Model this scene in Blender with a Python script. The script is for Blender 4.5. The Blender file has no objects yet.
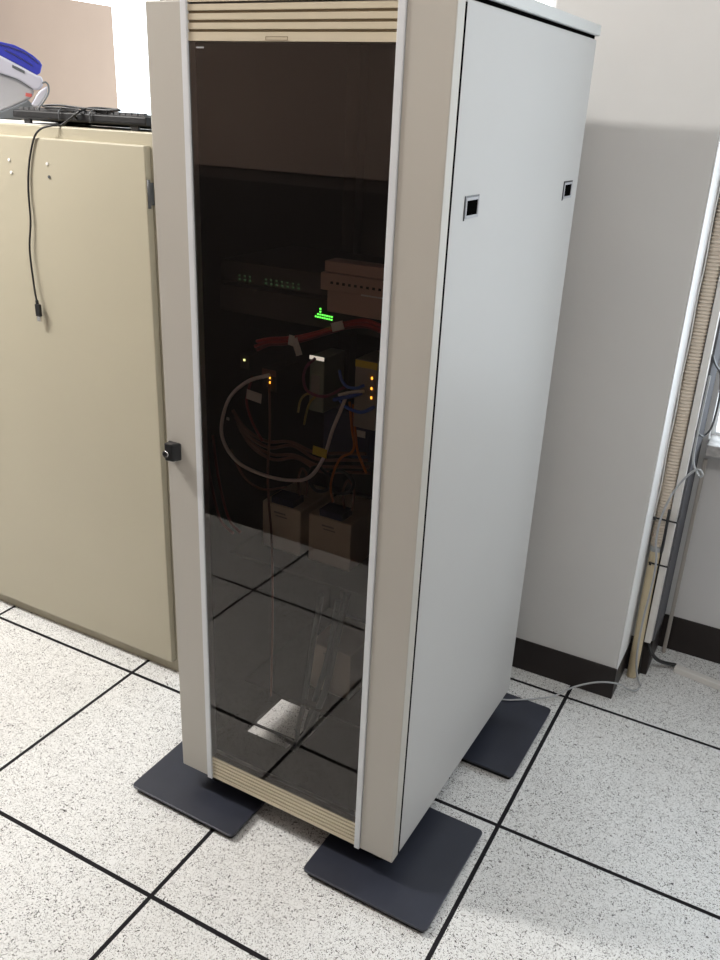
import bpy, bmesh, math, random
from mathutils import Vector, Matrix
random.seed(7)
sc = bpy.context.scene
COL = sc.collection

# ------------------------------------------------------------------ camera, world, lights, exposure
cam_d = bpy.data.cameras.new('camera'); cam = bpy.data.objects.new('camera', cam_d); COL.objects.link(cam)
YAW, PITCH, ROLL = -0.4808, -0.4076, 0.0459
fw = Vector((math.sin(YAW)*math.cos(PITCH), math.cos(YAW)*math.cos(PITCH), math.sin(PITCH)))
rt = fw.cross(Vector((0, 0, 1))).normalized(); up = rt.cross(fw)
r2 = rt*math.cos(ROLL)+up*math.sin(ROLL); u2 = up*math.cos(ROLL)-rt*math.sin(ROLL)
M = Matrix((r2, u2, -fw)).transposed().to_4x4(); M.translation = Vector((0.4149, -1.6294, 1.6310))
cam.matrix_world = M
cam_d.sensor_fit = 'VERTICAL'; cam_d.sensor_height = 36.0; cam_d.lens = 858.13/960*36.0
cam_d.clip_start = 0.02
sc.camera = cam

world = bpy.data.worlds.new('overcast_sky'); sc.world = world; world.use_nodes = True
bg = world.node_tree.nodes['Background']
bg.inputs['Color'].default_value = (0.85, 0.93, 1.0, 1); bg.inputs['Strength'].default_value = 3.2

def area(name, loc, target, sx, sy, power, color, portal=False):
    d = bpy.data.lights.new(name, 'AREA'); d.shape = 'RECTANGLE'; d.size = sx; d.size_y = sy
    d.energy = power; d.color = color
    o = bpy.data.objects.new(name, d); COL.objects.link(o); o.location = loc
    o.rotation_euler = (Vector(target)-Vector(loc)).to_track_quat('-Z', 'Y').to_euler()
    if portal: d.cycles.is_portal = True
    return o
l1 = area('ceiling_tube_light', (-2.55, -0.88, 2.96), (-2.55, -0.88, 0), 1.25, 0.11, 84, (1.0, 0.97, 0.93)); l1.rotation_euler = (math.radians(28), 0, 0)
l2 = area('ceiling_tube_light', (0.55, -1.20, 2.96), (0.55, -1.20, 0), 1.25, 0.14, 16, (1.0, 0.97, 0.93)); l2.rotation_euler = (0, 0, 0)

sc.view_settings.view_transform = 'Standard'; sc.view_settings.look = 'None'
sc.view_settings.gamma = 1.0; sc.view_settings.use_curve_mapping = False
sc.view_settings.exposure = 0.34

# ------------------------------------------------------------------ materials
def mat(name, color, rough=0.5, metal=0.0, spec=0.5, noise=0.0, nscale=6.0, bump=0.0, bscale=300.0, emit=None, estr=1.0, coat=0.0):
    m = bpy.data.materials.new(name); m.use_nodes = True; nt = m.node_tree; b = nt.nodes['Principled BSDF']
    b.inputs['Base Color'].default_value = (*color, 1); b.inputs['Roughness'].default_value = rough
    b.inputs['Metallic'].default_value = metal; b.inputs['Specular IOR Level'].default_value = spec
    b.inputs['Coat Weight'].default_value = coat
    g = nt.nodes.new('ShaderNodeNewGeometry')
    if noise:
        n = nt.nodes.new('ShaderNodeTexNoise'); n.inputs['Scale'].default_value = nscale; n.inputs['Detail'].default_value = 5
        nt.links.new(g.outputs['Position'], n.inputs['Vector'])
        r = nt.nodes.new('ShaderNodeValToRGB')
        r.color_ramp.elements[0].position = .3; r.color_ramp.elements[1].position = .7
        r.color_ramp.elements[0].color = (*[c*(1-noise) for c in color], 1)
        r.color_ramp.elements[1].color = (*[min(1, c*(1+noise)) for c in color], 1)
        nt.links.new(n.outputs['Fac'], r.inputs['Fac']); nt.links.new(r.outputs['Color'], b.inputs['Base Color'])
    if bump:
        n = nt.nodes.new('ShaderNodeTexNoise'); n.inputs['Scale'].default_value = bscale; n.inputs['Detail'].default_value = 2
        nt.links.new(g.outputs['Position'], n.inputs['Vector'])
        bp = nt.nodes.new('ShaderNodeBump'); bp.inputs['Strength'].default_value = bump; bp.inputs['Distance'].default_value = 0.001
        nt.links.new(n.outputs['Fac'], bp.inputs['Height']); nt.links.new(bp.outputs['Normal'], b.inputs['Normal'])
    if emit:
        b.inputs['Emission Color'].default_value = (*emit, 1); b.inputs['Emission Strength'].default_value = estr
    return m

def mth(nt, op, a, b=None):
    n = nt.nodes.new('ShaderNodeMath'); n.operation = op
    for i, v in enumerate((a, b)):
        if v is None: continue
        if isinstance(v, (int, float)): n.inputs[i].default_value = v
        else: nt.links.new(v, n.inputs[i])
    return n.outputs[0]

def floor_material():
    m = bpy.data.materials.new('speckled_floor_tile'); m.use_nodes = True; nt = m.node_tree; b = nt.nodes['Principled BSDF']
    g = nt.nodes.new('ShaderNodeNewGeometry'); sep = nt.nodes.new('ShaderNodeSeparateXYZ'); nt.links.new(g.outputs['Position'], sep.inputs[0])
    def line(o):
        f = mth(nt, 'DIVIDE', o, 0.6); f = mth(nt, 'ADD', f, 100.5); f = mth(nt, 'FRACT', f)
        f = mth(nt, 'SUBTRACT', f, 0.5); f = mth(nt, 'ABSOLUTE', f)
        return mth(nt, 'LESS_THAN', f, 0.0054/0.6)
    grid = mth(nt, 'MAXIMUM', line(sep.outputs[0]), line(sep.outputs[1]))
    def mix(fac, a, c):
        x = nt.nodes.new('ShaderNodeMix'); x.data_type = 'RGBA'
        nt.links.new(fac, x.inputs[0])
        for i, v in ((6, a), (7, c)):
            if isinstance(v, tuple): x.inputs[i].default_value = (*v, 1)
            else: nt.links.new(v, x.inputs[i])
        return x.outputs[2]
    def noise(scale, detail=2.0, rough=.5, dist=0.0, off=0.0):
        n = nt.nodes.new('ShaderNodeTexNoise'); n.inputs['Scale'].default_value = scale; n.inputs['Detail'].default_value = detail
        n.inputs['Roughness'].default_value = rough; n.inputs['Distortion'].default_value = dist
        mp = nt.nodes.new('ShaderNodeMapping'); mp.inputs['Location'].default_value = (off, off*.7, 0)
        nt.links.new(g.outputs['Position'], mp.inputs[0]); nt.links.new(mp.outputs[0], n.inputs['Vector'])
        return n.outputs['Fac']
    base = mix(mth(nt, 'MULTIPLY', noise(9, 4), 1.0), (0.665, 0.665, 0.655), (0.75, 0.75, 0.74))
    soft = mth(nt, 'GREATER_THAN', noise(210, 2, .6, 1.2, 3.1), 0.585)
    base = mix(mth(nt, 'MULTIPLY', soft, 0.42), base, (0.27, 0.25, 0.22))
    f1 = mth(nt, 'GREATER_THAN', noise(118, 1.5, .5, 2.6, 11.0), 0.635)
    base = mix(mth(nt, 'MULTIPLY', f1, 1.0), base, (0.016, 0.015, 0.014))
    f2 = mth(nt, 'GREATER_THAN', noise(150, 1.0, .5, 2.4, 27.0), 0.655)
    base = mix(mth(nt, 'MULTIPLY', f2, 1.0), base, (0.05, 0.042, 0.035))
    colr = mix(grid, base, (0.017, 0.016, 0.018))
    nt.links.new(colr, b.inputs['Base Color'])
    nt.links.new(mth(nt, 'ADD', mth(nt, 'MULTIPLY', grid, .55), .34), b.inputs['Roughness'])
    nt.links.new(mth(nt, 'SUBTRACT', .4, mth(nt, 'MULTIPLY', grid, .35)), b.inputs['Specular IOR Level'])
    bp = nt.nodes.new('ShaderNodeBump'); bp.inputs['Strength'].default_value = 0.5; bp.inputs['Distance'].default_value = 0.001; bp.invert = True
    nt.links.new(grid, bp.inputs['Height']); nt.links.new(bp.outputs['Normal'], b.inputs['Normal'])
    return m

def glass_material(name, tint, ior_level=1.5):
    m = bpy.data.materials.new(name); m.use_nodes = True; nt = m.node_tree; nt.nodes.clear()
    o = nt.nodes.new('ShaderNodeOutputMaterial'); mx = nt.nodes.new('ShaderNodeMixShader')
    t = nt.nodes.new('ShaderNodeBsdfTransparent'); t.inputs[0].default_value = (*tint, 1)
    gl = nt.nodes.new('ShaderNodeBsdfGlossy'); gl.inputs['Roughness'].default_value = 0.0; gl.inputs[0].default_value = (1, .95, .91, 1)
    fr = nt.nodes.new('ShaderNodeFresnel'); fr.inputs[0].default_value = ior_level
    nt.links.new(fr.outputs[0], mx.inputs[0]); nt.links.new(t.outputs[0], mx.inputs[1]); nt.links.new(gl.outputs[0], mx.inputs[2])
    nt.links.new(mx.outputs[0], o.inputs[0]); return m
def clear_material(name):
    m = bpy.data.materials.new(name); m.use_nodes = True; nt = m.node_tree; nt.nodes.clear()
    o = nt.nodes.new('ShaderNodeOutputMaterial'); t = nt.nodes.new('ShaderNodeBsdfTransparent'); t.inputs[0].default_value = (1, 1, 1, 1)
    nt.links.new(t.outputs[0], o.inputs[0]); return m

def reflected_wall_paint():
    m = mat('front_wall_paint', (0.40, 0.30, 0.25), .7); nt = m.node_tree; b = nt.nodes['Principled BSDF']
    g = nt.nodes.new('ShaderNodeNewGeometry'); sep = nt.nodes.new('ShaderNodeSeparateXYZ'); nt.links.new(g.outputs['Position'], sep.inputs[0])
    f = mth(nt, 'LESS_THAN', sep.outputs[2], 1.385)  # invented dark lower band, there for the glass door to reflect
    x = nt.nodes.new('ShaderNodeMix'); x.data_type = 'RGBA'; nt.links.new(f, x.inputs[0])
    x.inputs[6].default_value = (0.40, 0.30, 0.25, 1); x.inputs[7].default_value = (0.045, 0.036, 0.034, 1)
    nt.links.new(x.outputs[2], b.inputs['Base Color']); return m

K = {}
K['floor'] = floor_material()
K['wall'] = mat('white_wall_paint', (0.655, 0.652, 0.64), .75, spec=.25, noise=.03, nscale=3, bump=.10, bscale=90)
K['wallback'] = mat('back_wall_paint', (0.60, 0.60, 0.60), .75, spec=.25, noise=.03, nscale=3)
K['ceiling'] = mat('ceiling_paint', (0.75, 0.74, 0.72), .8)
K['front'] = reflected_wall_paint()
K['base'] = mat('black_vinyl_baseboard', (0.022, 0.017, 0.016), .45, spec=.35)
K['frame_w'] = mat('white_window_frame', (0.80, 0.82, 0.83), .4)
K['winglass'] = glass_material('window_glass', (0.97, 0.98, 0.98), 1.3)
K['clear'] = clear_material('glass_inner_face')
K['door'] = mat('warm_grey_door_paint', (0.475, 0.452, 0.405), .45, spec=.4, noise=.015, nscale=4)
K['silver'] = mat('silver_trim', (0.66, 0.68, 0.70), .35, spec=.5)
K['slat'] = mat('cream_louver_plastic', (0.58, 0.51, 0.38), .45, spec=.4)
K['groove'] = mat('louver_groove', (0.22, 0.175, 0.11), .8)
K['panel'] = mat('light_grey_panel_paint', (0.48, 0.475, 0.465), .45, spec=.22, noise=.012, nscale=3, bump=.05, bscale=700)
K['lid'] = mat('lid_paint', (0.52, 0.53, 0.52), .45)
K['inner'] = mat('dark_rack_interior', (0.060, 0.050, 0.046), .7, spec=.2)  # shade of the closed rack put into the colour; dark devices share it
K['rail'] = mat('rack_rail_steel', (0.36, 0.36, 0.39), .5)
K['tint'] = glass_material('smoked_door_glass', (0.80, 0.765, 0.74), 1.6)
K['plate'] = mat('navy_black_painted_steel', (0.026, 0.029, 0.042), .38, spec=.45, noise=.10, nscale=12)
K['blackp'] = mat('black_plastic', (0.012, 0.012, 0.013), .38)
K['blackm'] = mat('matt_black', (0.010, 0.010, 0.011), .7, spec=.2)
K['chrome'] = mat('chrome', (0.75, 0.75, 0.75), .18, metal=1)
K['beige'] = mat('beige_cabinet_paint', (0.42, 0.385, 0.292), .42, spec=.4, noise=.02, nscale=3, bump=.04, bscale=500)
K['beiged'] = mat('beige_cabinet_plinth', (0.38, 0.34, 0.25), .5)
K['tan'] = mat('tan_cabinet_laminate', (0.40, 0.292, 0.222), .6, spec=.3, noise=.03, nscale=5)
K['blue'] = mat('glossy_blue_plastic', (0.03, 0.042, 0.37), .22, coat=.3)
K['blued'] = mat('dark_blue_groove', (0.015, 0.017, 0.14), .4)
K['silverp'] = mat('silver_grey_plastic', (0.33, 0.33, 0.35), .35)
K['whitep'] = mat('pearl_white_plastic', (0.44, 0.44, 0.51), .25)
K['greyp'] = mat('dark_grey_trim', (0.09, 0.10, 0.11), .45)
K['red'] = mat('red_mark', (0.45, 0.09, 0.08), .4)
K['key'] = mat('dark_grey_keycap', (0.035, 0.035, 0.038), .4)
K['paper'] = mat('white_paper', (0.75, 0.74, 0.72), .8)
K['ribbed'] = mat('beige_ribbed_conduit', (0.58, 0.50, 0.41), .5)
K['hose'] = mat('tan_hose', (0.56, 0.47, 0.31), .5)
K['pvc'] = mat('white_pvc', (0.66, 0.64, 0.61), .4)
K['greyc'] = mat('grey_cable_jacket', (0.36, 0.37, 0.38), .45)
K['dgrey'] = mat('dark_grey_cable_jacket', (0.085, 0.09, 0.095), .45)
K['lit_side'] = mat('bright_lit_column_side', (0.92, 0.93, 0.94), .35)
K['greywall'] = mat('dark_grey_step_side', (0.13, 0.13, 0.14), .9, spec=0.05)
K['shade_black'] = mat('black_gap_shade', (0.003, 0.003, 0.003), .9, spec=0.0)
K['kbd'] = mat('black_keyboard_plastic', (0.008, 0.008, 0.009), .5, spec=.25)
K['marble'] = mat('grey_marble_sill', (0.42, 0.41, 0.40), .4, noise=.3, nscale=40)
K['conduit'] = mat('grey_beige_conduit', (0.36, 0.335, 0.305), .5)
# things inside the rack
K['i_tan'] = mat('rack_tan_metal', (0.44, 0.30, 0.245), .55)
K['i_box'] = mat('rack_beige_box', (0.66, 0.56, 0.43), .6)
K['i_grey'] = mat('rack_grey_plastic', (0.30, 0.28, 0.25), .55)
K['i_green'] = mat('rack_green_grey', (0.22, 0.25, 0.19), .55)
K['i_blue'] = mat('rack_navy_box', (0.03, 0.033, 0.085), .55)
K['i_yel'] = mat('yellow_sticker', (0.65, 0.50, 0.04), .6)
K['i_white'] = mat('white_tag', (0.60, 0.57, 0.54), .6)
K['c_white'] = mat('white_cable', (0.74, 0.67, 0.65), .5)
K['c_red'] = mat('red_cable', (0.38, 0.020, 0.020), .5)
K['c_dred'] = mat('dark_red_cable', (0.22, 0.03, 0.03), .5)
K['c_blue'] = mat('blue_cable', (0.05, 0.12, 0.50), .5)
K['c_orange'] = mat('orange_fibre', (0.50, 0.14, 0.02), .5)
K['c_yel'] = mat('yellow_cable', (0.36, 0.27, 0.07), .5)
K['c_purple'] = mat('purple_cable', (0.22, 0.06, 0.10), .5)
K['c_brown'] = mat('brown_cable', (0.20, 0.085, 0.06), .5)
K['led_g'] = mat('green_led', (0, .1, 0), .5, emit=(0.12, 1.0, 0.08), estr=2.2)
K['led_o'] = mat('orange_led', (.1, .03, 0), .5, emit=(1.0, 0.35, 0.03), estr=3.2)
K['led_y'] = mat('yellow_led', (.1, .1, .02), .5, emit=(0.9, 0.95, 0.35), estr=1.6)
K['led_d'] = mat('dim_green_led', (.01, .03, .01), .5, emit=(0.10, 0.22, 0.10), estr=.27)

# ------------------------------------------------------------------ mesh helpers
class MB:
    def __init__(s): s.bm = bmesh.new(); s.mi = 0
    def _tag(s, n0):
        s.bm.faces.ensure_lookup_table()
        for f in s.bm.faces[n0:]: f.material_index = s.mi
    def box(s, x0, x1, y0, y1, z0, z1, mi=0):
        v = [s.bm.verts.new((x, y, z)) for x in (x0, x1) for y in (y0, y1) for z in (z0, z1)]
        for q in ((0, 1, 3, 2), (4, 6, 7, 5), (0, 4, 5, 1), (2, 3, 7, 6), (0, 2, 6, 4), (1, 5, 7, 3)):
            f = s.bm.faces.new([v[i] for i in q]); f.material_index = mi
        return s
    def prism(s, poly, a0, a1, axis='z', mi=0, smooth=False):
        def P(u, w, a): return {'z': (u, w, a), 'y': (u, a, w), 'x': (a, u, w)}[axis]
        A = [s.bm.verts.new(P(u, w, a0)) for u, w in poly]; B = [s.bm.verts.new(P(u, w, a1)) for u, w in poly]
        n = len(poly)
        for i in range(n):
            f = s.bm.faces.new((A[i], A[(i+1) % n], B[(i+1) % n], B[i])); f.material_index = mi; f.smooth = smooth
        for L in (A[::-1], B):
            f = s.bm.faces.new(L); f.material_index = mi
        return s
    def cyl(s, c, r, a0, a1, axis='z', n=20, mi=0, r1=None):
        r1 = r if r1 is None else r1
        def P(u, w, a): return {'z': (c[0]+u, c[1]+w, a), 'y': (c[0]+u, a, c[1]+w), 'x': (a, c[0]+u, c[1]+w)}[axis]
        A = []; B = []
        for i in range(n):
            t = 2*math.pi*i/n
            A.append(s.bm.verts.new(P(r*math.cos(t), r*math.sin(t), a0))); B.append(s.bm.verts.new(P(r1*math.cos(t), r1*math.sin(t), a1)))
        for i in range(n):
            f = s.bm.faces.new((A[i], A[(i+1) % n], B[(i+1) % n], B[i])); f.smooth = True; f.material_index = mi
        for L in (A[::-1], B):
            f = s.bm.faces.new(L); f.material_index = mi
        return s
    def tube(s, pts, r, n=8, sub=6, radius=None, mi=0):
        P = smooth(pts, sub); N = len(P); rings = []
        prev = None
        for i, p in enumerate(P):
            t = (P[min(i+1, N-1)]-P[max(i-1, 0)]).normalized()
            if prev is None:
                a = Vector((0, 0, 1)) if abs(t.z) < .9 else Vector((1, 0, 0)); nrm = t.cross(a).normalized()
            else:
                nrm = (prev-t*prev.dot(t)).normalized()
            prev = nrm; bn = t.cross(nrm)
            rr = radius(i/(N-1)) if radius else r
            rings.append([s.bm.verts.new(p+(nrm*math.cos(2*math.pi*k/n)+bn*math.sin(2*math.pi*k/n))*rr) for k in range(n)])
        for i in range(N-1):
            for k in range(n):
                f = s.bm.faces.new((rings[i][k], rings[i][(k+1) % n], rings[i+1][(k+1) % n], rings[i+1][k])); f.smooth = True; f.material_index = mi
        for L in (rings[0][::-1], rings[-1]):
            f = s.bm.faces.new(L); f.material_index = mi
        return s
    def build(s, name, mats, parent=None, bevel=0.0, seg=2):
        bmesh.ops.recalc_face_normals(s.bm, faces=s.bm.faces)
        me = bpy.data.meshes.new(name); s.bm.to_mesh(me); s.bm.free()
        for m in (mats if isinstance(mats, (list, tuple)) else [mats]): me.materials.append(m)
        o = bpy.data.objects.new(name, me); COL.objects.link(o)
        if parent: o.parent = parent
        if bevel:
            b = o.modifiers.new('bevel', 'BEVEL'); b.width = bevel; b.segments = seg; b.limit_method = 'ANGLE'
        return o

def smooth(pts, sub):
    P = [Vector(p) for p in pts]
    if len(P) < 3 or sub <= 1: return P
    Q = [2*P[0]-P[1]]+P+[2*P[-1]-P[-2]]; out = []
    for i in range(1, len(Q)-2):
        a, b, c, d = Q[i-1:i+3]
        for k in range(sub):
            t = k/sub
            out.append(0.5*((2*b)+(c-a)*t+(2*a-5*b+4*c-d)*t*t+(3*b-a-3*c+d)*t**3))
    out.append(P[-1]); return out

def rrect(x0, x1, y0, y1, r, n=5):
    out = []
    for cx, cy, a0 in ((x1-r, y0+r, -90), (x1-r, y1-r, 0), (x0+r, y1-r, 90), (x0+r, y0+r, 180)):
        for k in range(n+1):
            a = math.radians(a0+90*k/n); out.append((cx+r*math.cos(a), cy+r*math.sin(a)))
    return out

def tag(o, label=None, cat=None, group=None, kind=None):
    if label: o['label'] = label
    if cat: o['category'] = cat
    if group: o['group'] = group
    if kind: o['kind'] = kind
    return o
def thing(name, label, cat, loc=(0, 0, 0), rz=0.0, group=None):
    o = bpy.data.objects.new(name, None); COL.objects.link(o); o.location = loc; o.rotation_euler = (0, 0, rz); o.empty_display_size = .05
    return tag(o, label, cat, group)
def struct(o): return tag(o, kind='structure')
def rebase(o):      # origin to the base centre of its own mesh
    me = o.data; xs = [v.co for v in me.vertices]
    lo = Vector([min(v[i] for v in xs) for i in range(3)]); hi = Vector([max(v[i] for v in xs) for i in range(3)])
    b = Vector(((lo.x+hi.x)/2, (lo.y+hi.y)/2, lo.z))
    me.transform(Matrix.Translation(-b)); o.matrix_basis = o.matrix_basis @ Matrix.Translation(b); return o

# ------------------------------------------------------------------ the room
X0, X1, Y0, YB, H = -3.4, 2.0, -2.05, 1.05, 3.0
struct(MB().box(X0, X1, Y0, YB+.12, -.10, 0).build('floor', K['floor']))
struct(MB().box(X0, X1, Y0, YB+.12, H, H+.1).build('ceiling', K['ceiling']))
WL = (-2.6, -0.42, 0.80, 2.35)      # left window opening x0,x1,z0,z1
WR = (0.208, 1.55, 0.752, 2.35)      # right window opening
b = MB(); t = YB+.12
b.box(X0, WL[0], YB, t, 0, H); b.box(WL[0], WL[1], YB, t, 0, WL[2]); b.box(WL[0], WL[1], YB, t, WL[3], H)
b.box(WL[1], WR[0], YB, t, 0, H); b.box(WR[0], WR[1], YB, t, 0, WR[2]); b.box(WR[0], WR[1], YB, t, WR[3], H); b.box(WR[1], X1, YB, t, 0, H)
struct(b.build('wall_back', K['wallback']))
struct(MB().box(X0-.1, X0, Y0, t, 0, H).build('wall_left', K['wall']))
WS = (.15, .95, 1.35, 2.25)            # unseen right-wall window added to light the column corner, y0,y1,z0,z1
b = MB(); b.box(X1, X1+.12, Y0, WS[0], 0, H); b.box(X1, X1+.12, WS[1], t, 0, H); b.box(X1, X1+.12, WS[0], WS[1], 0, WS[2]); b.box(X1, X1+.12, WS[0], WS[1], WS[3], H)
struct(b.build('wall_right', K['wall']))
struct(MB().box(X0, X1, Y0-.1, Y0, 0, H).build('wall_front', K['front']))
struct(MB().box(X0, -.15, Y0, -1.60, 0, 1.38).build('added_ledge', K['front']))  # unseen dark ledge, added so the glass door reflects something dark
def window_xz(name, x0, x1, z0, z1, y0, y1, mull, w=.035):
    f = MB()
    f.box(x0, x0+w, y0, y1, z0, z1); f.box(x1-w, x1, y0, y1, z0, z1); f.box(x0+w, x1-w, y0, y1, z0, z0+w); f.box(x0+w, x1-w, y0, y1, z1-w, z1)
    for m in mull: f.box(m-.02, m+.02, y0+.005, y1-.005, z0+w, z1-w)
    o = struct(f.build(name, K['frame_w'], bevel=.002))
    g = MB().box(x0+w, x1-w, y0+.02, y0+.024, z0+w, z1-w); pn = g.build('window_pane', [K['winglass'], K['clear']], o)
    for f in pn.data.polygons:
        if f.normal.y > -.9: f.material_index = 1
    return o
window_xz('window_1', *WL, YB+.05, YB+.10, [-1.2])
w2 = window_xz('window_2', *WR, YB+.05, YB+.10, [.9], .012)
f = MB(); y0, y1, z0, z1 = WS; w = .035
f.box(X1+.05, X1+.10, y0, y0+w, z0, z1); f.box(X1+.05, X1+.10, y1-w, y1, z0, z1); f.box(X1+.05, X1+.10, y0+w, y1-w, z0, z0+w); f.box(X1+.05, X1+.10, y0+w, y1-w, z1-w, z1)
w3 = struct(f.build('added_window', K['frame_w'])); MB().box(X1+.07, X1+.074, y0+w, y1-w, z0+w, z1-w).build('window_pane', [K['winglass'], K['clear']], w3)
for f in w3.children[0].data.polygons:
    if f.normal.x > -.9: f.material_index = 1
# sill under the right window
sl = MB().box(.212, WR[1]+.02, .985, YB+.048, 0.722, .7555).build('window_sill', K['marble'], w2, bevel=.003)
# portals guide the sky light through the openings
area('window_portal', ((WL[0]+WL[1])/2, YB+.13, (WL[2]+WL[3])/2), ((WL[0]+WL[1])/2, 0, (WL[2]+WL[3])/2), WL[1]-WL[0], WL[3]-WL[2], 1, (1, 1, 1), True)
area('window_portal', ((WR[0]+WR[1])/2, YB+.13, (WR[2]+WR[3])/2), ((WR[0]+WR[1])/2, 0, (WR[2]+WR[3])/2), WR[1]-WR[0], WR[3]-WR[2], 1, (1, 1, 1), True)
area('window_portal', (X1+.13, (WS[0]+WS[1])/2, (WS[2]+WS[3])/2), (0, (WS[0]+WS[1])/2, (WS[2]+WS[3])/2), WS[1]-WS[0], WS[3]-WS[2], 1, (1, 1, 1), True)
# building column between the windows
CX0, CX1, CY, SX, SY = -0.31, 0.120, 0.67, 0.186, 0.855
struct(MB().box(CX0, CX1, CY, YB, 0, H).build('wall_column', K['wall'], bevel=.004))
struct(MB().box(CX1, SX, SY, YB, 0, H).build('wall_column_step', K['wallback']))
struct(MB().box(CX1, CX1+.003, CY+.001, SY, .10, H).build('lit_side_strip', K['lit_side'], bevel=.001))  # whitened strip, daylight on the column's side face put into its colour
struct(MB().box(SX, SX+.006, SY+.001, YB, .127, H).build('trim_3', K['greywall']))  # dark grey sheet over the right side of the step
b = MB(); bh = .108
b.box(CX0-.004, CX1+.003, CY-.005, CY, 0, bh); b.box(CX0-.005, CX0, CY-.005, YB, 0, bh); b.box(CX1, CX1+.003, CY, SY, 0, bh-.006)
struct(b.build('baseboard_column', K['base']))
b = MB(); b.box(CX1+.003, SX+.003, SY-.004, SY, 0, .125); b.box(SX, SX+.004, SY, YB, 0, .125); b.box(SX+.004, X1, YB-.005, YB, 0, .125)
struct(b.build('baseboard_back', K['base']))
struct(MB().box(X0, CX0-.01, YB-.005, YB, 0, .125).build('baseboard_left', K['base']))

# ------------------------------------------------------------------ beige cabinet on the left
bx0, bx1, by = -2.03, -1.063, 0.076
cab = thing('metal_cabinet', 'low beige steel cabinet with a keyboard on top, left of the server rack', 'cabinet', (-1.526, .29, 0))
def loc(x, y, z=0): return (x+1.526, y-.29, z)
b = MB(); b.box(bx0+1.526, bx1+1.526, by-.29, .25, .045, 1.558); body = b.build('body', K['beige'], cab, bevel=.003)
MB().box(bx0+1.528, bx1+1.524, by-.288, .248, 0, .045).build('plinth', K['beiged'], cab)
d = MB().box(bx0+1.53, -1.085+1.526, by-.022-.29, by-.29, .047, 1.529).build('door', K['beige'], cab, bevel=.003)
hb = MB()
hb.box(-1.085+1.526, -1.0805+1.526, by-.018-.29, by-.29, 1.392, 1.445); hb.cyl((-1.0825+1.526, by-.016-.29), -.004+.008, 1.385, 1.452, n=12)
hb.build('hinge', K['dgrey'], d)
for x, z, dark in ((-1.552, 1.469, 0), (-1.413, 1.468, 0), (-1.549, 1.438, 0), (-1.410, 1.436, 1)):
    MB().cyl((x+1.526, z), .004, by-.0245-.29, by-.0215-.29, axis='y', n=12).build('rivet', K['dgrey'] if dark else K['paper'], d)

# tall tan cabinet at the far left
tc = thing('tall_cabinet', 'tall tan laminate cabinet, its plain side rising left of the window', 'cabinet', (-2.30, .53, 0))
MB().box(-.25, .25, -.45, .478, .06, 1.931).build('body', K['tan'], tc, bevel=.003)
MB().box(-.24, .24, -.43, .43, 0, .06).build('plinth', K['greyp'], tc)
for a, c in ((-.25, -.002), (.002, .25)):
    dd = MB().box(a, c, -.468, -.4505, .065, 1.929).build('door', K['tan'], tc, bevel=.002)
    hx = -.03 if a < 0 else .03
    MB().box(hx-.006, hx+.006, -.49, -.4685, .95, 1.07).build('handle', K['chrome'], dd)

# ------------------------------------------------------------------ keyboard with its hanging cable
kbx = -1.345; kz = 1.5585
kb = thing('keyboard', 'black computer keyboard on the beige cabinet, its cable hanging down', 'keyboard', (kbx, .18, kz), math.radians(-1.5))
def kslope(y): return .016+(y+.075)*.12
poly = [(-.076, .012), (.08, 0), (.08, .011), (.072, .014), (-.068, .034), (-.078, .0325), (-.08, .016)]
MB().prism(poly, -.235, .235, axis='x').build('case', K['kbd'], kb, bevel=.003)
for fx in (-.19, .19):
    MB().box(fx-.012, fx+.012, -.072, -.064, 0, .0125).build('foot', K['blackp'], kb, bevel=.001)
ymesh = None
for r in range(6):
    y = -.060+r*.0245+(.004 if r == 5 else 0)
    x = -.222
    while x < .216:
        w = .0165
        if r == 0 and -.15 < x < -.03: w = .12
        if ymesh is None or w > .02:
            m = MB(); m.prism([(-.008, 0), (.008, 0), (.0062, .0085), (-.0062, .0085)], 0, w, axis='x'); k = m.build('key', K['key'], kb)
            if w < .02: ymesh = k
        else:
            k = ymesh.copy(); COL.objects.link(k); k.parent = kb
        k.location = (x, y, .0125+(.08-y)*.143-.0005)
        x += w+.0035
cb = MB().tube([(0, -.079, .022), (.01, -.092, .030), (.03, -.06, .046), (.10, -.04, .046), (.13, -.06, .044), (.08, -.072, .043), (.0, -.06, .045), (-.08, -.055, .049), (-.135, -.062, .046), (-.10, -.076, .043), (-.03, -.074, .043), (.02, -.085, .039), (.0, -.094, .022),
                (-.03, -.100, .004), (-.035, -.108, .0025), (-.048, -.119, .0008), (-.075, -.129, -.008), (-.100, -.1325, -.032), (-.126, -.134, -.095), (-.138, -.135, -.16),
                (-.140, -.137, -.24), (-.153, -.139, -.315), (-.149, -.141, -.41), (-.142, -.143, -.455)], .0027, sub=6).build('cable', K['blackp'], kb)
up_ = MB(); up_.tube([(-.142, -.143, -.450), (-.1405, -.143, -.464)], .0045, sub=1); up_.box(-.1475, -.1305, -.1475, -.1385, -.495, -.461)
plug = up_.build('usb_plug', K['blackp'], cb, bevel=.0012)
MB().box(-.1455, -.1325, -.1455, -.1405, -.509, -.495).build('plug_tip', K['chrome'], cb)
for tx in (-.055, .055):
    MB().tube([(tx, -.0835, .013), (tx, -.084, .025), (tx, -.083, .035), (tx+.002, -.07, .042), (tx+.004, -.04, .040)], .0022, n=6).build('cable_tie', K['dgrey'], kb)
pp = MB().box(-1.90, -1.46, .078, .275, 1.5585, 1.5592).build('paper_sheet', K['paper']); rebase(pp)
tag(pp, 'white sheet of paper under the keyboard on the beige cabinet', 'paper')

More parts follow.
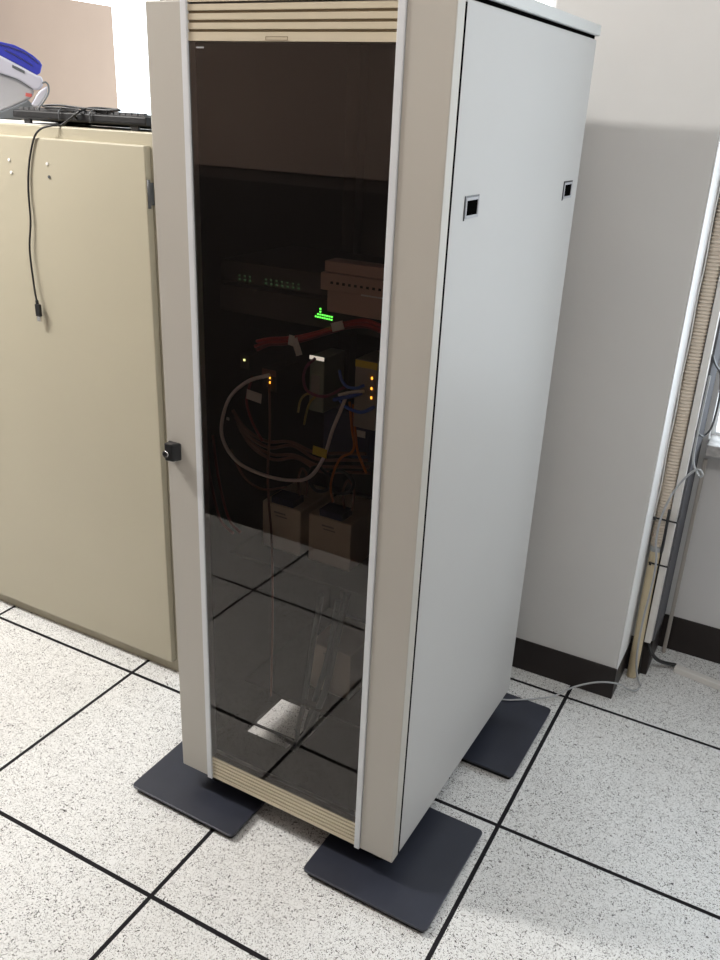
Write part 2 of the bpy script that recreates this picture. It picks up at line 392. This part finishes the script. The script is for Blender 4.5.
# ------------------------------------------------------------------ blue and silver appliance (only its right end is in view)
AZ = 1.5592
ap = thing('appliance', 'blue and silver rounded plastic appliance with dark trim, on the beige cabinet', 'appliance', (-1.80, .30, AZ), math.radians(48.9))
def profile(name, pts, y0, y1, m, parent, bev=.012, seg=4):
    o = MB().prism([(p[0], p[1]-AZ) for p in pts], y0, y1, axis='y').build(name, m, parent, bevel=bev, seg=seg)
    for f in o.data.polygons: f.use_smooth = True
    o.data.set_sharp_from_angle(angle=math.radians(50)); return o
def line(pts, y, r, name, m, parent): return MB().tube([(p[0], y, p[1]-AZ) for p in pts], r, n=6).build(name, m, parent)
bl = profile('blue_cover', [(-.165, 1.752), (-.094, 1.764), (-.05, 1.766), (-.015, 1.765), (.022, 1.759), (.048, 1.748), (.070, 1.735), (.088, 1.720), (.0935, 1.710), (.086, 1.688), (.076, 1.683), (.029, 1.707), (-.019, 1.730), (-.096, 1.746), (-.165, 1.748)], .004, .125, K['blue'], ap, .005)
profile('white_band', [(-.165, 1.748), (-.096, 1.745), (-.019, 1.729), (.029, 1.706), (.076, 1.682), (.088, 1.680), (.0925, 1.668), (.090, 1.656), (.081, 1.643), (.065, 1.641), (.022, 1.667), (-.025, 1.680), (-.102, 1.697), (-.165, 1.699)], -.002, .130, K['whitep'], ap, .008)
belly = profile('belly', [(-.165, 1.700), (-.102, 1.698), (-.025, 1.681), (.022, 1.668), (.065, 1.641), (.060, 1.626), (.044, 1.613), (.015, 1.599), (-.036, 1.578), (-.118, 1.570), (-.165, 1.572)], .001, .125, K['silverp'], ap, .014)
line([(-.16, 1.700), (-.102, 1.698), (-.025, 1.681), (.022, 1.667), (.060, 1.644)], -.0025, .0014, 'seam', K['greyp'], belly)
profile('bottom_trim', [(-.165, 1.574), (-.118, 1.573), (-.036, 1.580), (.015, 1.601), (.044, 1.615), (.057, 1.602), (.050, 1.593), (.020, 1.5592), (-.165, 1.5592)], -.003, .128, K['greyp'], ap, .004)
line([(-.005, 1.744), (.030, 1.728), (.066, 1.7065)], .0035, .0022, 'groove', K['blued'], bl)
line([(-.05, 1.760), (-.005, 1.7555), (.047, 1.740), (.084, 1.713)], .0035, .0022, 'groove', K['blued'], bl)
profile('vent_slot', [(.011, 1.707), (.044, 1.692), (.042, 1.684), (.010, 1.699)], -.0035, .004, K['greyp'], ap, .0008, 1)
fl = profile('corner_flap', [(.052, 1.602), (.070, 1.630), (.080, 1.641), (.102, 1.655), (.099, 1.633), (.074, 1.600), (.061, 1.595)], -.010, .05, K['whitep'], ap, .004)
line([(.050, 1.598), (.061, 1.593), (.075, 1.598), (.101, 1.632), (.105, 1.655), (.098, 1.664), (.088, 1.662)], -.0105, .003, 'edge_trim', K['greyp'], fl)
profile('red_mark', [(.040, 1.634), (.058, 1.631), (.055, 1.622), (.038, 1.624)], -.0015, .004, K['red'], ap, .001, 1)

# ------------------------------------------------------------------ server cabinet
RX, RY, RZ = -0.7462, -0.3044, -0.0166
rack = thing('server_cabinet', 'tall grey-beige server rack with smoked glass door standing on dark steel plates', 'server rack', (RX, RY, 0), RZ)
W, D, Z0, Z1 = .600, .745, .0845, 1.790
# frame: posts, bottom with cable opening, top, back, shelf
b = MB()
for x in (.012, .552):
    for y in (.034, .69):
        b.box(x, x+.036, y, y+.04, .10, 1.785)
b.box(.010, .590, .034, .172, .088, .100); b.box(.010, .590, .345, .738, .088, .100); b.box(.010, .067, .172, .345, .088, .100); b.box(.225, .590, .172, .345, .088, .100)
b.box(.006, .594, .034, .737, 1.776, 1.7845)
b.box(.010, .590, .738, .744, .10, 1.785)
frame = b.build('frame', K['inner'], rack)
MB().box(.062, .538, .13, .60, .650, .656).build('shelf', K['inner'], frame)
MB().box(.062, .538, .18, .60, .250, .256).build('shelf', K['inner'], frame)
MB().box(.432, .453, .140, .150, .84, 1.30).build('cable_rail', K['rail'], frame)
for x in (.520,):
    m = MB()
    m.box(x, x+.032, .096, .099, .12, 1.76); m.box(x if x > .3 else x+.029, (x+.003) if x > .3 else x+.032, .099, .13, .12, 1.76)
    m.build('mounting_rail', K['rail'], frame)
# side panels
def sidepanel(x0, x1, outer):
    m = MB(); m.box(x0, x1, .0345, D, Z0, 1.7895)
    o = m.build('side_panel', [K['panel'], K['inner']], rack, bevel=.0025)
    for f in o.data.polygons:
        if abs(f.normal.x+outer) < .1: f.material_index = 1  # inward faces painted dark for the unlit inside
    return o
sp = sidepanel(.591, .600, 1); sidepanel(0, .009, -1)
for hy in (.121, .670):
    m = MB(); y0, y1, z0, z1 = hy-.029, hy+.029, 1.468, 1.502; e = .0048
    m.box(.600, .6025, y0, y0+e, z0, z1); m.box(.600, .6025, y1-e, y1, z0, z1); m.box(.600, .6025, y0+e, y1-e, z0, z0+e); m.box(.600, .6025, y0+e, y1-e, z1-e, z1)
    h = m.build('pocket_handle', K['rail'], sp, bevel=.0008)
    MB().box(.5995, .6008, y0+e, y1-e, z0+e, z1-e).build('recess_shade', K['shade_black'], h)  # flush black plate painting the shade inside the pocket
    m = MB(); m.box(.600, .6014, y0-.003, y0, z0-.003, z1+.003); m.box(.600, .6014, y0, y1, z1, z1+.003); m.build('gasket', K['blackp'], h)
MB().box(.594, .6006, .0302, .0343, Z0+.004, 1.784).build('gap_shade', K['shade_black'], frame)  # black strip painting the shade in the gap behind the door
MB().box(.0035, .5965, .0345, .738, 1.7846, 1.7964).build('lid_gap_shade', K['shade_black'], frame)  # black slab painting the shade in the slit under the lid
MB().box(-.003, .603, .0365, .757, 1.7965, 1.8185).build('top_lid', K['lid'], rack, bevel=.0025)
# door
b = MB(); b.box(0, .080, 0, .030, Z0, Z1); b.box(.517, .600, 0, .030, Z0, Z1); b.box(.080, .517, .018, .030, 1.727, Z1); b.box(.080, .517, .018, .030, Z0, .150)
door = b.build('door', K['door'], rack, bevel=.002)
for x0, x1 in ((.0805, .0945), (.503, .5165)):
    MB().box(x0, x1, -.003, .020, Z0-.003, Z1+.001).build('trim_strip', K['silver'], door, bevel=.0015)
def louver(z0, z1, n, gap):
    m = MB(); m.box(.0945, .503, .0038, .018, z0, z1, 1)
    p = (z1-z0)/n
    for i in range(n):
        a = z0+i*p+(gap if i else 0)
        m.prism([(0.0010, a+.0006), (.0037, a), (.0037, z0+(i+1)*p), (.0010, z0+(i+1)*p-.0006)], .0945, .503, axis='x')
    return m.build('louver_vent', [K['slat'], K['groove']], door)
louver(1.727, 1.7838, 4, .0040); MB().box(.0945, .503, .001, .018, 1.787, 1.7895).build('top_rail', K['slat'], door); louver(.085, .150, 6, .0034)
bd = MB(); bd.box(.258, .302, .0004, .004, 1.7292, 1.7298); bd.box(.258, .302, .0004, .004, 1.7342, 1.7348); bd.box(.258, .2588, .0004, .004, 1.7298, 1.7342); bd.box(.3012, .302, .0004, .004, 1.7298, 1.7342); bd.build('badge_outline', K['groove'], door)
g = MB(); g.box(  .0945, .503, .0012, .0052, .150, 1.727)
pane = g.build('glass_pane', [K['tint'], K['clear']], door)
for f in pane.data.polygons:
    if f.normal.y > -.9: f.material_index = 1
MB().box(.112, .128, 0.0004, .0012, 1.716, 1.7185).build('sticker', K['greyc'], pane)
# lock
b = MB(); b.prism([(.006, 0), (.040, 0), (.038, -.004), (.030, -.019), (.010, -.021)], .926, .966, axis='z')
lk = b.build('lock', K['blackp'], door, bevel=.003)
MB().cyl((.016, .943), .0075, -.026, -.020, axis='y', n=24).build('lock_cylinder', K['chrome'], lk)
MB().cyl((.016, .943), .0045, -.027, -.026, axis='y', n=16).build('keyhole', K['blackm'], lk)
# levelling feet under the rack
for x in (.06, .54):
    for y in (.07, .66):
        zf = .0205 if not (x < .3 and y > .3) else 0.0
        MB().cyl((x, y), .022, zf, .088, n=20).build('levelling_foot', K['blackm'], rack)

def rk(a, b_, z): # rack-local point to the room
    c, s = math.cos(RZ), math.sin(RZ); return Vector((RX+a*c-b_*s, RY+a*s+b_*c, z))
def inrack(o, label, cat, group=None):
    o.location = rk(0, 0, 0); o.rotation_euler = (0, 0, RZ); rebase(o); return tag(o, label, cat, group)
# floor plates under the rack
def plate(x0, x1, y0, y1, label):
    t = thing('floor_plate', label, 'plate', rk((x0+x1)/2, (y0+y1)/2, 0), RZ, 'dark steel plates under the server rack')
    hx, hy = (x1-x0)/2, (y1-y0)/2
    MB().prism(rrect(-hx, hx, -hy, hy, .012), .0145, .0203).build('top_sheet', K['plate'], t, bevel=.001)
    MB().prism(rrect(-hx+.008, hx-.008, -hy+.008, hy-.008, .008), 0, .0145).build('base_pad', K['blackm'], t)
plate(.406, .722, -.069, .262, 'dark steel floor plate under the front right corner of the server rack')
plate(-.109, .212, -.077, .245, 'dark steel floor plate under the front left corner, by the beige cabinet')
plate(.405, .717, .475, .812, 'dark steel floor plate at the rear of the rack, crossed by a grey cable')

# ------------------------------------------------------------------ equipment inside the rack
def equip(name, label, cat, a, y, z, group=None): return thing(name, label, cat, rk(a, y, z), RZ, group)
sw = equip('network_switch', 'dark rack switch with a bright green indicator display behind the glass', 'network switch', .30, .11, 1.235)
MB().box(-.236, .236, 0, .26, 0, .055).build('chassis', K['inner'], sw, bevel=.002)
m = MB()
for r, n0, n1 in ((0, 0, 8), (1, 1, 8), (2, 2, 4), (3, 2, 3)):
    for k in range(n0, n1):
        if r == 2 and k == 3: continue
        m.box(-.002+k*.0052, .0012+k*.0052, -.0012, 0, .0195+r*.0055-k*.0002, .0222+r*.0055-k*.0002)
m.build('led_display', K['led_g'], sw)
sw2 = equip('network_switch', 'black rack switch with a row of faint port lights, above the green display', 'network switch', .30, .115, 1.296)
MB().box(-.236, .236, 0, .26, 0, .043).build('chassis', K['inner'], sw2, bevel=.002)
m = MB()
for k in range(12):
    if k in (3, 4): continue
    m.box(-.19+k*.013, -.185+k*.013, -.001, 0, .006, .009); m.box(-.19+k*.013, -.186+k*.013, -.001, 0, .014, .0165)
m.build('port_light', K['led_d'], sw2)
MB().box(.012, .0145, -.001, 0, .024, .0265).build('power_light', K['led_y'], sw2)
pp_ = equip('patch_panel', 'tan metal patch panel with a row of dark holes, upper right in the rack', 'patch panel', .41, .055, 1.302)
MB().box(-.068, .085, 0, .052, .020, .052).build('front_panel', K['i_tan'], pp_, bevel=.002)
MB().box(-.066, .085, .010, .052, .052, .072).build('upper_cover', K['i_tan'], pp_, bevel=.002)
MB().box(-.060, .085, .012, .052, -.022, .020).build('lower_cover', K['i_tan'], pp_, bevel=.002)
for k in range(10): MB().box(-.046+k*.0125, -.0405+k*.0125, -.0008, 0, .033, .0375).build('port', K['blackm'], pp_)
MB().box(.02, .085, -.002, 0, .020, .0225).build('bright_edge', K['pvc'], pp_)

def converter(label, a, y, z, w, h, d, m, lab, leds):
    t = equip('media_converter', label, 'media converter', a, y, z, 'media converters in the rack')
    MB().box(-w/2, w/2, 0, d, 0, h).build('body', m, t, bevel=.002)
    if lab: MB().box(-w/2+.001, w/2-.001, -.0015, 0, h-.014, h-.001).build('label_strip', lab, t)
    for x, zz in leds: MB().box(x-.0013, x+.0013, -.0015, 0, zz-.0022, zz+.0022).build('led', K['led_o'], t)
    return t
converter('grey media converter with yellow label strip and orange lights, beside the right trim', .447, .055, 1.070, .048, .134, .08, K['i_grey'], K['i_yel'], [(.013, .103), (.013, .083), (.0135, .065)])
converter('dark media converter with orange lights at the centre left of the rack', .196, .10, 1.085, .036, .048, .08, K['inner'], K['c_brown'], [(.002, .030), (.002, .020), (.002, .012)])
mc = converter('narrow green-grey media converter with a bright white top label', .320, .085, 1.07, .034, .113, .08, K['i_green'], None, [])
MB().box(-.0165, .0165, -.0015, 0, .107, .1145).build('label_strip', mat('glow_white_label', (.8, .76, .68), .5, emit=(1, .92, .8), estr=.55), mc)  # plain label brightened by a glow in its material
MB().box(-.012, .008, -.001, 0, .03, .075).build('socket', K['i_grey'], mc)
bb = equip('equipment_box', 'dark navy equipment box below the converters', 'equipment box', .365, .14, .965)
MB().box(-.06, .06, 0, .15, 0, .10).build('case', K['i_blue'], bb, bevel=.003)
MB().box(-.05, .05, -.001, 0, .012, .088).build('face_plate', K['i_blue'], bb)
yl = equip('small_lamp', 'small yellow-green indicator light on a dark module at the left', 'indicator', .132, .10, 1.132)
MB().box(-.012, .012, .002, .03, -.01, .02).build('housing', K['inner'], yl); MB().box(-.002, .002, 0, .002, .007, .011).build('led', K['led_y'], yl)

def pbox(label, a, y, z, w, h, d, top=None):
    t = equip('power_box', label, 'power supply', a, y, z, 'beige power boxes in the rack')
    MB().box(-w/2, w/2, 0, d, 0, h).build('case', K['i_box'], t, bevel=.003)
    m = MB(); m.box(-.020, .012, -.0008, 0, h-.022, h-.018); m.box(-.016, .016, -.0008, 0, h-.030, h-.027); m.build('marking', K['i_grey'], t)
    if top: MB().box(-.03, .03, .004, .05, h, h+.016).build('terminal_block', K['i_blue'], t)
    return t
pbox('beige power box on the rack shelf, left of its twin', .160, .20, .656, .108, .118, .15, True)
pbox('beige power box on the rack shelf, nearer the right trim', .292, .20, .656, .112, .120, .15, True)
pbox('pale beige power box low in the rack, alone on the bottom shelf', .276, .25, .256, .118, .135, .15)

def cable(label, pts, r, m, group=None, cat='cable', name='cable', y=None):
    P = [(p[0], y, p[1]) if y is not None else p for p in pts]
    o = MB().tube(P, r, n=8, sub=6).build(name, m); return inrack(o, label, cat, group)
cable('white cable hanging in one wide loop across the rack front', [(.233, 1.139), (.179, 1.116), (.132, 1.071), (.110, 1.007), (.119, .964), (.156, .931), (.22, .92), (.283, .924), (.331, .943), (.363, .992), (.382, 1.055), (.403, 1.11), (.412, 1.138)], .0038, K['c_white'], y=.048)
cable('thin pale cable sagging just under the big white loop', [(.128, .955), (.143, .925), (.168, .895), (.212, .883), (.271, .903)], .0026, K['c_brown'], y=.055)
cable('thin grey cable running straight down at the left centre', [(.223, 1.114), (.224, 1.018), (.219, .927), (.222, .847), (.229, .765), (.232, .60), (.228, .35)], .0026, K['c_brown'], y=.062)
for i, (dz, dy, lab) in enumerate(((0, .066, 'front red cable in the bundle below the green display'), (.006, .072, 'upper red cable in the bundle below the green display'), (-.006, .074, 'lower red cable in the bundle below the green display'), (.002, .079, 'rear red cable in the bundle below the green display'))):
    cable(lab, [(.185, 1.186+dz*1.5), (.215, 1.199+dz), (.25, 1.206+dz), (.289, 1.217+dz*.8), (.34, 1.237+dz*.6), (.389, 1.258+dz*.8), (.431, 1.268+dz), (.47, 1.262+dz)], .0034, K['c_red'] if i < 2 else K['c_dred'], 'red cables bundled in the rack', y=dy)
def tagplate(label, a, y, z, w, h, rot, m, name='cable_tag', cat='tag'):
    o = MB().box(-w/2, w/2, -.001, .001, -h/2, h/2).build(name, m)
    o.location = rk(a, y, z); o.rotation_euler = (0, rot, RZ); return tag(o, label, cat, 'cable tags in the rack')
tagplate('white tag hanging from the left end of the red cables', .290, .058, 1.204, .014, .034, math.radians(-22), K['i_white'])
tagplate('white wrap around the red cables, left of the hanging tag', .276, .060, 1.214, .012, .020, math.radians(8), K['i_white'])
tagplate('white tag on the right part of the red cables', .380, .058, 1.258, .026, .016, math.radians(-20), K['i_white'])
tagplate('white tag beside the loop of white cable at the left', .192, .052, 1.086, .036, .020, math.radians(6), K['i_white'])
tagplate('yellow marker label on the white loop, right of centre', .358, .042, 1.006, .032, .018, math.radians(4), K['i_yel'])
tagplate('small white sticker low beside the orange cables', .432, .070, 1.052, .022, .013, 0, K['i_white'])
tagplate('tiny white tag by the left module light', .118, .06, 1.02, .006, .006, 0, K['i_white'])
cable('orange fibre cable falling and curling from the right converter', [(.41, 1.115), (.418, 1.06), (.424, 1.03), (.418, 1.012), (.394, .994), (.378, .955), (.374, .921), (.381, .895)], .0026, K['c_orange'], y=.062)
cable('orange fibre cable dropping behind the right trim', [(.416, 1.11), (.424, 1.05), (.430, 1.017), (.440, .996), (.452, .975)], .0026, K['c_orange'], y=.066)
cable('upper blue cable curving at the grey converter', [(.393, 1.178), (.399, 1.160), (.411, 1.149), (.432, 1.150), (.447, 1.158)], .0030, K['c_blue'], 'blue cables in the rack', y=.048)
cable('middle blue cable plugged into the grey converter', [(.385, 1.119), (.405, 1.127), (.425, 1.134), (.445, 1.144)], .0038, K['c_blue'], 'blue cables in the rack', y=.044)
cable('lower blue cable sagging toward the right trim', [(.392, 1.122), (.405, 1.110), (.425, 1.104), (.446, 1.105), (.470, 1.120)], .0034, K['c_blue'], 'blue cables in the rack', y=.050)
cable('short pale plug lead among the blue cables', [(.398, 1.132), (.42, 1.141), (.452, 1.150)], .0030, K['i_white'], y=.040)
cable('upper yellow lead at the narrow converter', [(.325, 1.112), (.306, 1.108), (.292, 1.093), (.286, 1.066)], .0024, K['c_yel'], 'yellow leads in the rack', y=.072)
cable('lower yellow lead at the narrow converter', [(.322, 1.104), (.311, 1.091), (.303, 1.07), (.297, 1.040)], .0024, K['c_yel'], 'yellow leads in the rack', y=.078)
cable('purple cable looping around the narrow converter', [(.325, 1.184), (.306, 1.165), (.299, 1.140), (.310, 1.115), (.350, 1.112), (.394, 1.140)], .0030, K['c_purple'], y=.070)
for i, (z, lab) in enumerate(((.985, 'topmost brown cable coil in the middle of the rack'), (.968, 'second brown cable coil in the middle of the rack'), (.950, 'third brown cable coil in the middle of the rack'), (.935, 'lowest brown cable coil in the middle of the rack'))):
    cable(lab, [(.10, z+.04), (.135, z+.004), (.19, z-.012), (.25, z+.006*(i % 2)), (.31, z-.010), (.37, z+.002), (.43, z+.015)], .0036, K['c_brown'], 'brown cables in the rack', y=.10+.008*i)
cable('left black cable loop above the beige power boxes', [(.312, .945), (.303, .918), (.322, .896), (.348, .905), (.352, .932), (.330, .950), (.310, .944)], .0036, K['blackp'], 'black cable loops in the rack', y=.09)
cable('right black cable loop above the beige power boxes', [(.352, .942), (.348, .915), (.370, .900), (.400, .912), (.408, .936), (.380, .952), (.352, .945)], .0036, K['blackp'], 'black cable loops in the rack', y=.094)
cable('left dark red cable at the left edge of the glass', [(.056, .96), (.060, .90), (.070, .843), (.090, .775), (.125, .750)], .0032, K['c_dred'], 'dark red cables at the left', y=.062)
cable('right dark red cable at the left edge of the glass', [(.070, .97), (.078, .90), (.092, .83), (.112, .775), (.140, .755)], .0032, K['c_dred'], 'dark red cables at the left', y=.068)
cable('red cable running down from the dark converter', [(.175, 1.12), (.165, 1.09), (.160, 1.06), (.175, 1.02), (.200, .985)], .0028, K['c_dred'], y=.07)
cable('left grey power cable dropping through the floor opening', [(.30, .16, .60), (.27, .17, .42), (.235, .20, .25), (.185, .25, .11), (.165, .27, .03), (.12, .29, .008)], .0075, K['dgrey'], 'grey cables through the rack bottom')
cable('middle grey power cable dropping through the floor opening', [(.345, .16, .60), (.325, .16, .45), (.27, .20, .28), (.205, .26, .11), (.195, .28, .03), (.21, .31, .008)], .0075, K['dgrey'], 'grey cables through the rack bottom')
cable('right grey power cable dropping through the floor opening', [(.375, .15, .643), (.35, .15, .50), (.312, .17, .33), (.240, .22, .15), (.205, .23, .08), (.19, .21, .008)], .0085, K['dgrey'], 'grey cables through the rack bottom')
cable('brown pigtail pair above the left power box', [(.195, .80, ), (.19, .84), (.20, .87), (.215, .85), (.212, .80)], .003, K['c_brown'], 'pigtails above the power boxes', y=.225)
cable('brown pigtail pair above the right power box', [(.315, .80), (.31, .84), (.322, .87), (.338, .85), (.335, .80)], .003, K['c_brown'], 'pigtails above the power boxes', y=.225)

# ------------------------------------------------------------------ pipes and cables on the column
def ribbed(tt): return .0195+.0018*math.sin(tt*2*math.pi*150)
pts = [(.1455, .829, 2.70), (.1455, .829, 2.0), (.1450, .829, 1.2), (.1455, .829, .8), (.1465, .829, .57)]
o = MB(); P = []
N = 1700
for i in range(N+1):
    z = 2.995+(.47-2.995)*i/N; P.append((.1455+.001*math.sin(z*5), .830, z))
o.tube(P, .02, n=12, sub=1, radius=lambda q: .0192+.0022*math.sin(q*2*math.pi*262))
cc = rebase(o.build('ribbed_conduit', K['ribbed'])); tag(cc, 'beige ribbed conduit running up beside the white column corner', 'conduit')
hs = thing('hose', 'smooth tan hose standing on the floor below the ribbed conduit', 'hose', (.147, .825, 0))
MB().tube([(-.001, .003, .468), (.0, .002, .30), (.002, .0, .15), (.003, -.003, .03), (.003, -.004, .0005)], .0155, n=16, sub=5).build('tube', K['hose'], hs)
MB().cyl((-.001, .003), .0175, .452, .4685, n=16).build('tape_wrap', K['greyc'], hs)
tr = thing('cable_trunking', 'square white cable trunking right of the ribbed conduit, ending above the floor', 'trunking', (.1765, .836, .135))
MB().box(-.0095, .0095, -.015, .014, 0, 2.86).build('channel', K['pvc'], tr, bevel=.0015)
MB().tube([(0, 0, .03), (.002, .0, .0), (.012, .012, -.04), (.030, .045, -.083), (.052, .075, -.108), (.088, .105, -.123)], .0062, n=10).build('black_cable', K['blackp'], tr)
bk = MB().tube([(.1645, .804, .60), (.1655, .808, .49), (.1610, .842, .40), (.1600, .845, .25), (.1605, .845, .14), (.164, .842, .06), (.168, .838, .005)], .0042, n=8).build('cable', K['blackp']); rebase(bk); tag(bk, 'black cable running down between the tan hose and the trunking', 'cable')
fd = thing('floor_cable_cover', 'flat cream cable cover on the floor by the back wall', 'cable cover', (.60, .875, 0), math.radians(-9.5))
MB().prism([(-.017, 0), (.017, 0), (.012, .017), (-.012, .017)], -.34, .40, axis='x').build('cover', K['pvc'], fd, bevel=.002)
vs = MB().box(.209, .221, 1.010, 1.022, 0, .70).build('thin_conduit', K['conduit'], bevel=.002); rebase(vs); tag(vs, 'thin grey-beige conduit rising from the floor beside the column step', 'conduit')
tw = MB().tube([(.1265+.0012*math.sin(z*30), .812, z) for z in [2.6-.05*i for i in range(42)]], .0022, n=6, sub=3).build('cable', K['paper']); rebase(tw); tag(tw, 'thin white cable between the column corner and the ribbed conduit', 'cable')
lp = MB().tube([(.190, .835, 1.06), (.194, .86, 1.04), (.200, .89, 1.018), (.212, .92, .992), (.221, .92, .947), (.224, .92, .905), (.220, .92, .835), (.206, .91, .806), (.197, .88, .815), (.190, .835, .84)], .0032, n=8).build('cable', K['dgrey']); rebase(lp); tag(lp, 'dark grey cable loop bulging out beside the window sill', 'cable')
gc = MB().tube([(.1935, .842, 1.0), (.1935, .835, .85), (.199, .815, .76), (.222, .805, .722), (.232, .80, .727), (.222, .798, .742), (.200, .798, .726), (.168, .792, .666), (.148, .788, .58), (.147, .787, .498), (.158, .787, .44),
                (.160, .790, .36), (.155, .788, .231), (.158, .784, .106), (.172, .782, .03), (.188, .780, .004)], .0032, n=8).build('cable', K['greyc']); rebase(gc)
tag(gc, 'grey cable curling around the trunking and hanging to the floor', 'cable')
for z, lab, dx in ((.562, 'upper black zip tie holding the conduit and trunking', 0), (.415, 'lower black zip tie around the trunking', .012)):
    a = MB(); a.box(.124+dx, .190, .8035, .8055, z, z+.005); a.box(.190, .192, .8035, .852, z, z+.005); a.box(.126+dx, .133+dx, .797, .8035, z-.002, z+.007)
    o = rebase(a.build('zip_tie', K['blackp'])); tag(o, lab, 'zip tie', 'zip ties on the pipes')
fc = MB().tube([(-.34, .44, .004), (-.24, .44, .0235), (-.163, .452, .0235), (-.11, .482, .0235), (-.041, .54, .022), (-.015, .575, .024), (.013, .60, .041), (.059, .625, .060), (.100, .640, .070), (.140, .668, .060), (.160, .70, .030), (.180, .74, .006), (.186, .765, .004)], .0028, n=8).build('cable', K['greyc']); rebase(fc)
tag(fc, 'thin grey cable lying on the floor from the rear plate to the pipes', 'cable')
